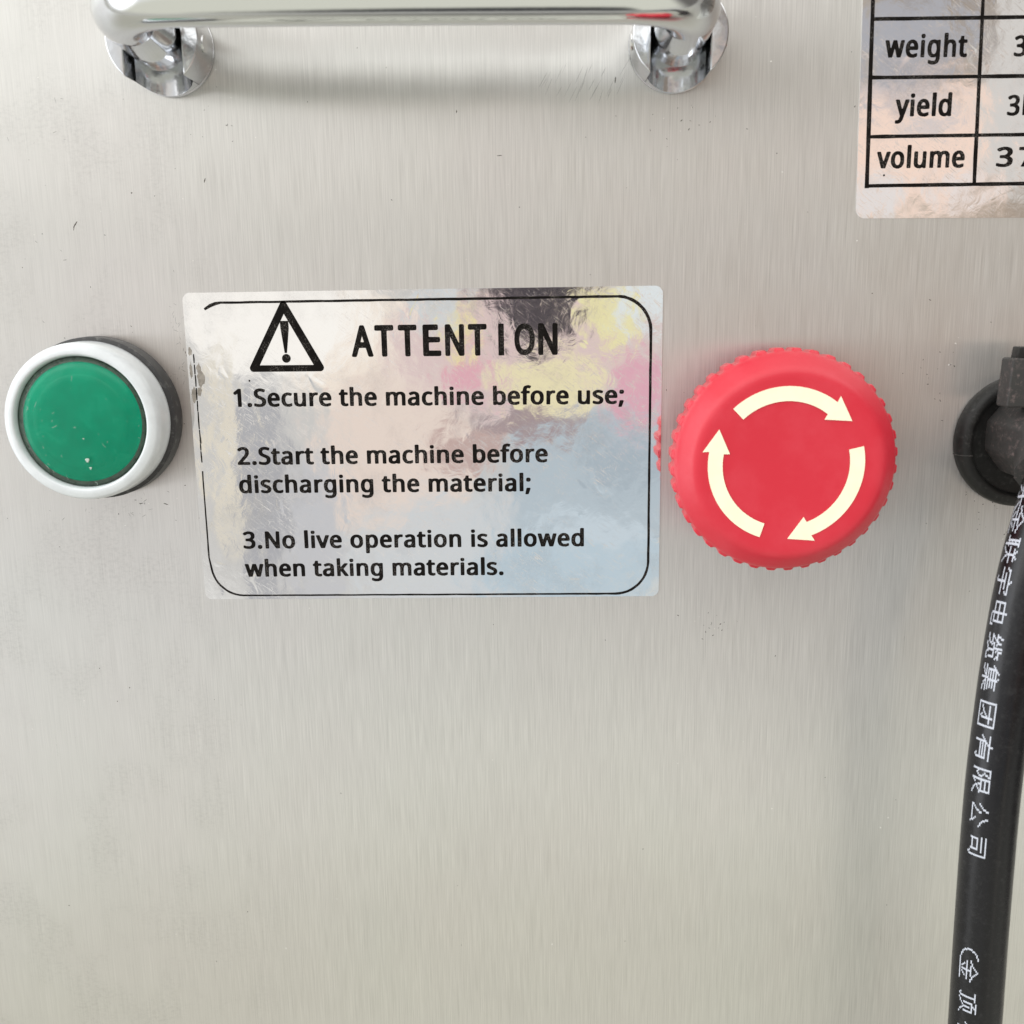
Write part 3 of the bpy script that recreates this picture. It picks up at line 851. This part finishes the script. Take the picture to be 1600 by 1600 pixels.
# ---------------------------------------------------------------- emergency stop
ex_, ez_ = 45.83, -29.95
es = thing('emergency_stop', 'red mushroom emergency stop button with ribbed rim and three cream arrows', 'button', (ex_, ez_, 0))
m = MB()
m.lathe(ex_, ez_, [(15.6, 0), (15.6, 1.6), (14.6, 2.2), (10.5, 2.3), (10.5, 8.4)], 72, True)
m.build('collar', M_BLACK, es)
NR = 40
def ribs(k, a):
    amp = RIBA[k]
    if not amp:
        return 0.0
    t = (a / (2 * math.pi) * NR) % 1.0
    d = abs(t - .5)
    return amp * max(0.0, min(1.0, (.36 - d) / .16))
prof = [(9.5, 7.4), (16.5, 7.4), (19.6, 8.0), (20.2, 8.4), (20.3, 8.8), (20.35, 9.0), (20.4, 11.5), (20.45, 13.4), (20.5, 13.9), (20.55, 14.1)]
RIBA = [0, 0, 0, .15, .5, .62, .68, .70, .60, .2]
prof += [(20.5, 14.5), (20.35, 15.0), (19.95, 15.6), (19.4, 16.2), (18.8, 16.85), (18.2, 17.45), (17.7, 17.9), (17.2, 18.18), (16.6, 18.32), (15.8, 18.36), (12, 18.27), (8, 18.16), (4, 18.1)]
RIBA += [0] * 13
m.lathe(ex_, ez_, prof, NR * 14, True, rfun=ribs)
cap_ = m.build('mushroom_cap', M_RED, es, angle=48)
for k in range(3):
    t0 = 134.0 - k * 121.0
    m = MB()
    ao = arc(ex_ - .6, ez_ + .15, 14.3, t0, t0 - 82, 22)
    ai = arc(ex_ - .6, ez_ + .15, 11.6, t0 - 82, t0, 22)
    tip = arc(ex_ - .6, ez_ + .15, 14.0, t0 - 100, t0 - 100, 1)[:1]
    ho = arc(ex_ - .6, ez_ + .15, 15.5, t0 - 81, t0 - 81, 1)[:1]
    hi = arc(ex_ - .6, ez_ + .15, 10.5, t0 - 83, t0 - 83, 1)[:1]
    m.fill([ao + ho + tip + hi + ai], 18.32, 0.10)
    m.build('arrow', M_CREAM, cap_, smooth=False)

# ---------------------------------------------------------------- chrome handle
hd = thing('pull_handle', 'polished chrome bar handle on two slotted round feet, along the top edge', 'handle', (-21.5, 46.4, 0))
FL, FR = (-68.75, 47.6), (25.8, 46.4)
BH, BR = 33.0, 13.0
zl, zr = 48.3, 47.3
path = [(FL[0], FL[1], 6.0), (FL[0], FL[1] + .3, 13.0), (FL[0], FL[1] + .9, BH - BR)]
for i in range(1, 13):
    a = math.pi / 2 * i / 12
    path.append((FL[0] + BR * (1 - math.cos(a)), zl, BH - BR + BR * math.sin(a)))
for i in range(1, 20):
    t = i / 20
    path.append((FL[0] + BR + (FR[0] - FL[0] - 2 * BR) * t, zl + (zr - zl) * t, BH + .25 * math.sin(math.pi * t)))
for i in range(0, 13):
    a = math.pi / 2 * i / 12
    path.append((FR[0] - BR + BR * math.sin(a), zr, BH - BR + BR * math.cos(a)))
path += [(FR[0], FR[1] + .5, 13.0), (FR[0], FR[1], 6.0)]
m = MB()
m.tube([(FL[0], FL[1], 2.2)] + path + [(FR[0], FR[1], 2.2)], [3.2] + [5.0] * len(path) + [3.2], 48)
m.build('grip_bar', M_CHROME, hd, angle=70)
for (fx, fz) in (FL, FR):
    m = MB()
    m.lathe(fx, fz, [(8.2, 0.0), (8.5, 0.15), (8.5, 0.9), (8.0, 1.0)], 72, True)
    ft = m.build('foot', M_CAST, hd)
    sw = 5.3
    a_ = math.degrees(math.asin(sw / 8.47))
    m = MB()
    outl = arc(fx, fz, 8.47, -90 + a_, 270 - a_, 60) + arc(fx, fz + .6, sw, 180, 0, 20)
    m.prism(outl, 0.9, 10.0)
    m.build('slotted_cup', M_CAST, ft, bevel=.45, bseg=3, angle=50)
    m = MB()                                                # hollow floor of the slot
    vs, fs = [], []
    nx, nz = 16, 12
    for i in range(nx + 1):
        x = -sw + 2 * sw * i / nx
        ze = -math.sqrt(8.44 ** 2 - x * x)
        for j in range(nz + 1):
            z = ze + (5.5 - ze) * j / nz
            hh = 5.6 - 4.4 * math.sqrt(max(0.0, 1 - (x / (sw + .15)) ** 2)) + .9 * (1 - j / nz) ** 3 * 0
            vs.append((fx + x, fz + z, hh))
    for i in range(nx):
        for j in range(nz):
            q = i * (nz + 1) + j
            fs.append([q, q + nz + 1, q + nz + 2, q + 1])
    for i in range(nx):                                     # its outer lip down to the flange
        q, q2 = i * (nz + 1), (i + 1) * (nz + 1)
        b0 = len(vs)
        vs += [(vs[q][0], vs[q][1], .5), (vs[q2][0], vs[q2][1], .5)]
        fs.append([q, b0, b0 + 1, q2])
    m.add(vs, fs)
    m.build('slot_floor', M_CAST, ft, angle=50)
    m = MB()                                                # hinge pin through the cup
    pts = [(fx + 8.62, fz - .6, 6.4), (fx + 8.3, fz - .6, 6.4)]
    m.tube(pts, 1.5, 20)
    pts = [(fx - 8.62, fz - .6, 6.4), (fx - 8.3, fz - .6, 6.4)]
    m.tube(pts, 1.5, 20)
    m.build('hinge_pin', M_PIN, ft)

# ---------------------------------------------------------------- cable gland and cable
cx_, cz_ = 95.6, -28.3
cg = thing('cable_connector', 'dusty black round flanged cable connector at the right edge', 'connector', (cx_, cz_, 0))
m = MB()
fl = [(12.2, 0.0), (13.1, 0.2), (13.2, 1.2), (12.9, 2.4), (12.2, 3.2), (11.2, 3.5), (10.6, 3.3), (10.3, 2.4), (8.0, 2.2)]
m.lathe(cx_, cz_, fl, 96, True)
m.build('flange', M_RUB, cg, angle=60)
m = MB()
oct_ = lambda r, n=10, o=.31: [(r * math.cos(o + 2 * math.pi * i / n), r * math.sin(o + 2 * math.pi * i / n)) for i in range(n)]
rings = [(9.3, 2.2), (9.3, 9.0), (9.1, 12.5), (8.2, 15.6), (6.0, 17.6)]
vs, fs = [], []
for r, h in rings:
    vs += [(cx_ + 1.2 + x, cz_ + 1.3 + z * .95, h) for x, z in oct_(r)]
for k in range(len(rings) - 1):
    for i in range(10):
        j = (i + 1) % 10
        fs.append([k * 10 + i, k * 10 + j, (k + 1) * 10 + j, (k + 1) * 10 + i])
fs.append([len(vs) - 10 + i for i in range(10)])
m.add(vs, fs)
hood = m.build('hood', M_RUB2, cg, bevel=.5, bseg=3, angle=40)
m = MB()
sx = math.sqrt(13.15 ** 2 - 2.6 ** 2)
m.tube([(cx_ - sx - .02, cz_ - 2.6, .4), (cx_ - sx + .02, cz_ - 2.6, 1.4), (cx_ - sx + .3, cz_ - 2.6, 2.4), (cx_ - sx + 1.0, cz_ - 2.6, 3.2), (cx_ - sx + 2.0, cz_ - 2.6, 3.45), (cx_ - sx + 2.5, cz_ - 2.6, 3.3)], .13, 8)
m.build('mould_seam', M_RUB2, cg)
m = MB()
m.tube([(cx_ + .2, cz_ + 1.0, 12.5), (94.6, -29.5, 15.5), (93.2, -32.3, 18.5)], [6.6, 6.5, 6.2], 14)
m.build('cable_sleeve', M_RUB2, cg, bevel=.3, angle=30)
m = MB()
m.prism([(86.1, -20.4), (96.5, -20.4), (96.5, -11.6), (86.6, -11.3)], 9.5, 14.2)
lt = m.build('latch', M_RUB2, cg, bevel=.6, bseg=3)
m = MB()
m.prism([(87.7, -11.7), (95.5, -11.7), (95.5, -9.5), (88.0, -9.3)], 10.5, 13.6)
m.build('latch_pin', M_RUB, lt, bevel=.3)

pc = thing('power_cable', 'black power cable with white printed characters hanging down the right edge', 'cable', (88.2, -100, 18))
ctrl = [(95.0, -28.0, 14.0), (93.6, -31.0, 19.0), (90.89, -34.69, 23), (88.66, -40.54, 25), (86.06, -49.98, 27), (84.27, -60.3, 28.5), (82.79, -71.8, 30), (81.68, -89.17, 31), (81.77, -114.51, 31), (82.1, -136.25, 31), (82.5, -166.25, 31), (83.1, -221.25, 30), (83.6, -286.25, 26)]
cpath = catmull(ctrl, 14)
m = MB()
m.tube(cpath, 4.7, 48)
m.build('sheath', M_CABLE, pc, angle=80)
CJK = {
    '东': ['.......#........', '.......#........', '.#############..', '......#.........', '.....#..#.......', '.....#..#.......', '....#...#.......', '...###########..', '........#.......', '.....#..#..#....', '....#...#...#...', '...#....#....#..', '..#.....#.....#.', '......#.#.......', '.......#........'],
    '金': ['.......#........', '......#.#.......', '.....#...#......', '....#.....#.....', '..##.......##...', '##..#######..##.', '.......#........', '.......#........', '.#############..', '.......#........', '...#...#...#....', '....#..#..#.....', '.....#.#.#......', '................', '###############.'],
    '联': ['.#####..#...#...', '..#.#....#.#....', '..#.#..#######..', '..###.....#.....', '..#.#.....#.....', '..#.#.....#.....', '..###.#########.', '..#.#.....#.....', '..#.#.....#.....', '..####...#.#....', '###.#....#.#....', '....#...#...#...', '....#..#.....#..', '....#.#.......#.'],
    '宇': ['.......#........', '........#.......', '.##############.', '.#............#.', '#............#..', '...#########....', '.......#........', '.......#........', '###############.', '.......#........', '.......#........', '.......#........', '.......#........', '.....#.#........', '......#.........'],
    '电': ['.......#........', '.......#........', '.############...', '.#.....#....#...', '.#.....#....#...', '.#.....#....#...', '.############...', '.#.....#....#...', '.#.....#....#...', '.#.....#....#...', '.############...', '.......#......#.', '.......#......#.', '........#######.'],
    '缆': ['..#.....#.#.....', '..#..#..#.#.....', '.#...#..#.#####.', '.#..##..##...#..', '#####.#.#.#...#.', '...#....#.......', '..#..#########..', '.#...#...#...#..', '#####.#..#...#..', '.....#...#...#..', '.....#...#...#..', '...##....##.....', '###....##.#...#.', '.....##....####.'],
    '集': ['....#..#........', '...#....#.......', '..############..', '.##.....#.......', '#.###########...', '..#.....#.......', '..###########...', '..#.....#.......', '..############..', '.......#........', '###############.', '.....#.#.#......', '...##..#..##....', '###....#....###.', '.......#........'],
    '团': ['###############.', '#.............#.', '#........#....#.', '#........#....#.', '#.###########.#.', '#........#....#.', '#.......##....#.', '#......#.#....#.', '#.....#..#....#.', '#...##...#....#.', '#.##...#.#....#.', '#.......#.....#.', '#.............#.', '###############.'],
    '有': ['......#.........', '......#.........', '###############.', '.....#..........', '....#...........', '...###########..', '..##.........#..', '.#.###########..', '#..#.........#..', '...###########..', '...#.........#..', '...#.........#..', '...#.......#.#..', '...#........#...'],
    '限': ['#####.########..', '#...#.#......#..', '#..#..#......#..', '#..#..########..', '#.#...#......#..', '#..#..#......#..', '#...#.########..', '#...#.#..#...##.', '#...#.#..#..#...', '##.#..#...##....', '#.#...#...#.....', '#.....#.#..#....', '#.....##....##..', '#.....#.......##'],
    '公': ['....#....#......', '....#....#......', '...#......#.....', '...#......#.....', '..#........#....', '.#...#......##..', '#....#........#.', '....#...........', '....#...........', '...#.....#......', '..#.......#.....', '.#.........#....', '.###########....', '............#...'],
    '司': ['#############...', '............#...', '............#...', '##########..#...', '............#...', '............#...', '.########...#...', '.#......#...#...', '.#......#...#...', '.#......#...#...', '.########...#...', '.#......#...#...', '..........#.#...', '...........#....'],
    '(': ['.........##.....', '.......##.......', '......#.........', '.....#..........', '.....#..........', '....#...........', '....#...........', '....#...........', '....#...........', '.....#..........', '.....#..........', '......#.........', '.......##.......', '.........##.....'],
    '顶': ['.......#######..', '######....#.....', '...#.....#......', '...#...#######..', '...#...#.....#..', '...#...#..#..#..', '...#...#..#..#..', '...#...#..#..#..', '...#...#..#..#..', '...#...#..#..#..', '...#.....#.#....', '...#....#...#...', '.#.#..##.....#..', '..#..#.........#'],
    '亻': ['....#.....#.....', '....#.....#.....', '...#......#.....', '...#......#.....', '..##.....#####..', '..#.#...#...#...', '.#..#..#....#...', '#...#.......#...', '....#.......#...', '....#.......#...', '....#.......#...', '....#.......#...', '....#.......#...', '....#.......#...'],
}
ORDER = '东金联宇电缆集团有限公司(金顶亻'
ZC = [-37.49, -41.48, -46.33, -51.51, -56.8, -62.63, -68.02, -74.23, -80.09, -86.03, -92.29, -98.52, -119.84, -123.33, -129.98, -136.3]
m = MB()
def at_z(z):
    for p, q in zip(cpath, cpath[1:]):
        if p[1] >= z >= q[1] and p[1] < -30:
            t = (p[1] - z) / (p[1] - q[1])
            a, b = Vector(p), Vector(q)
            return a.lerp(b, t), (b - a).normalized()
for c, zc in zip(ORDER, ZC):
    zc += 1.0
    rows = CJK[c]
    nr, nc = 15, 15
    q = (zc + 45) / -46.0
    th_c = -74 + q * 24 if q < 1 else -50 + (q - 1) * 6
    th_span = 43.0
    ln = 4.45
    for i, row in enumerate(rows):
        j = 0
        while j < len(row):
            if row[j] != '#':
                j += 1
                continue
            e = j
            while e < len(row) and row[e] == '#':
                e += 1
            tc = math.radians(th_c + th_span / 2 - (i + .5) / nr * th_span)
            td = math.radians(th_span / nr * .44)
            n = max(1, (e - j))
            cols = []
            for k in range(n + 1):
                zz = zc + ln / 2 - (j - .12 + (e - j + .24) * k / n) / nc * ln
                p, t = at_z(zz)
                right = (Vector((1, 0, 0)) - t * t.x).normalized()
                front = right.cross(t)
                if front.z < 0:
                    front = -front
                cols.append([p + (right * math.sin(tc + td * dt) + front * math.cos(tc + td * dt)) * 4.735 for dt in (-1, 1)])
            vs = [q for c2 in cols for q in c2]
            m.add(vs, [[2 * k, 2 * k + 2, 2 * k + 3, 2 * k + 1] for k in range(n)])
            j = e
m.build('printed_marking', M_WHITE, pc, smooth=False)

# ---------------------------------------------------------------- dust, nicks and small scratches on the sheet
rnd = random.Random(21)
m = MB()
def fleck(cx, cz, rx, rz, ang, mi, h=.006):
    n = 7
    ca, sa = math.cos(ang), math.sin(ang)
    vs = []
    for i in range(n):
        a = 2 * math.pi * i / n
        x, z = rx * math.cos(a) * rnd.uniform(.6, 1.2), rz * math.sin(a) * rnd.uniform(.6, 1.2)
        vs.append((cx + x * ca - z * sa, cz + x * sa + z * ca, h))
    vs.append((cx, cz, h + min(rx, rz) * .35))
    m.add(vs, [[i, (i + 1) % n, n] for i in range(n)], mi)
for k in range(95):
    fleck(rnd.uniform(-112, 95), rnd.uniform(-150, 52), rnd.uniform(.06, .14), rnd.uniform(.06, .2), rnd.uniform(0, 3), 0 if rnd.random() < .55 else 1)
for k in range(150):                                        # denser grime round the green button and the handle feet
    cx, cz, sx, sz = rnd.choice(((-82, -38, 9, 3), (-72, -12, 3, 9), (-88, 12, 10, 16), (-62, 36, 12, 4), (28, 33, 5, 3), (79, -14, 4, 5), (92, -46, 4, 4), (34, -66, 4, 2)))
    fleck(rnd.gauss(cx, sx), rnd.gauss(cz, sz), rnd.uniform(.04, .10), rnd.uniform(.05, .28), rnd.uniform(0, 3.1), 0 if rnd.random() < .75 else 1)
for (cx, cz, a, ln) in ((-90, 16.3, .9, .9), (-90.4, 15.6, 1.3, .6), (-64, 24, 1.2, .5), (-82, -39.4, .2, .5), (-76.8, -39.6, 2.8, .6), (-69, -36, .4, .3), (-15, 35.6, 1.4, .3), (27.5, 33.2, .6, .3), (28.9, 31.6, 1.2, .3), (15, 40.6, 1.45, .8), (-7, 27.5, .1, .5)):
    fleck(cx, cz, ln, .10, a, 0)
for k in range(26):                                         # diagonal rub marks under the bar, scratches beside the green button
    fleck(rnd.uniform(1, 17), rnd.uniform(37.5, 43), rnd.uniform(.8, 2.6), rnd.uniform(.02, .045), rnd.gauss(1.12, .08), 2)
for k in range(60):
    q = rnd.random()
    cx, cz = (rnd.gauss(-71.5, 1.0), rnd.uniform(-16, 2)) if q < .5 else (rnd.gauss(-86, 9), rnd.gauss(-39.5, 1.8)) if q < .75 else (rnd.gauss(-98, 8), rnd.gauss(22, 14))
    fleck(cx, cz, rnd.uniform(.15, .7), rnd.uniform(.02, .05), rnd.uniform(0, 3.14), rnd.choice((0, 2, 2)))
m.build('dust_specks', [M_DIRT, M_PALE, M_RUBBED], None, base=(0, 0, 0), smooth=False)
tag(bpy.data.objects['dust_specks'], 'scattered dust specks and nicks on the steel panel', 'dust', None, 'stuff')

for o in C.objects:
    if 'base_mm' in o:
        del o['base_mm']
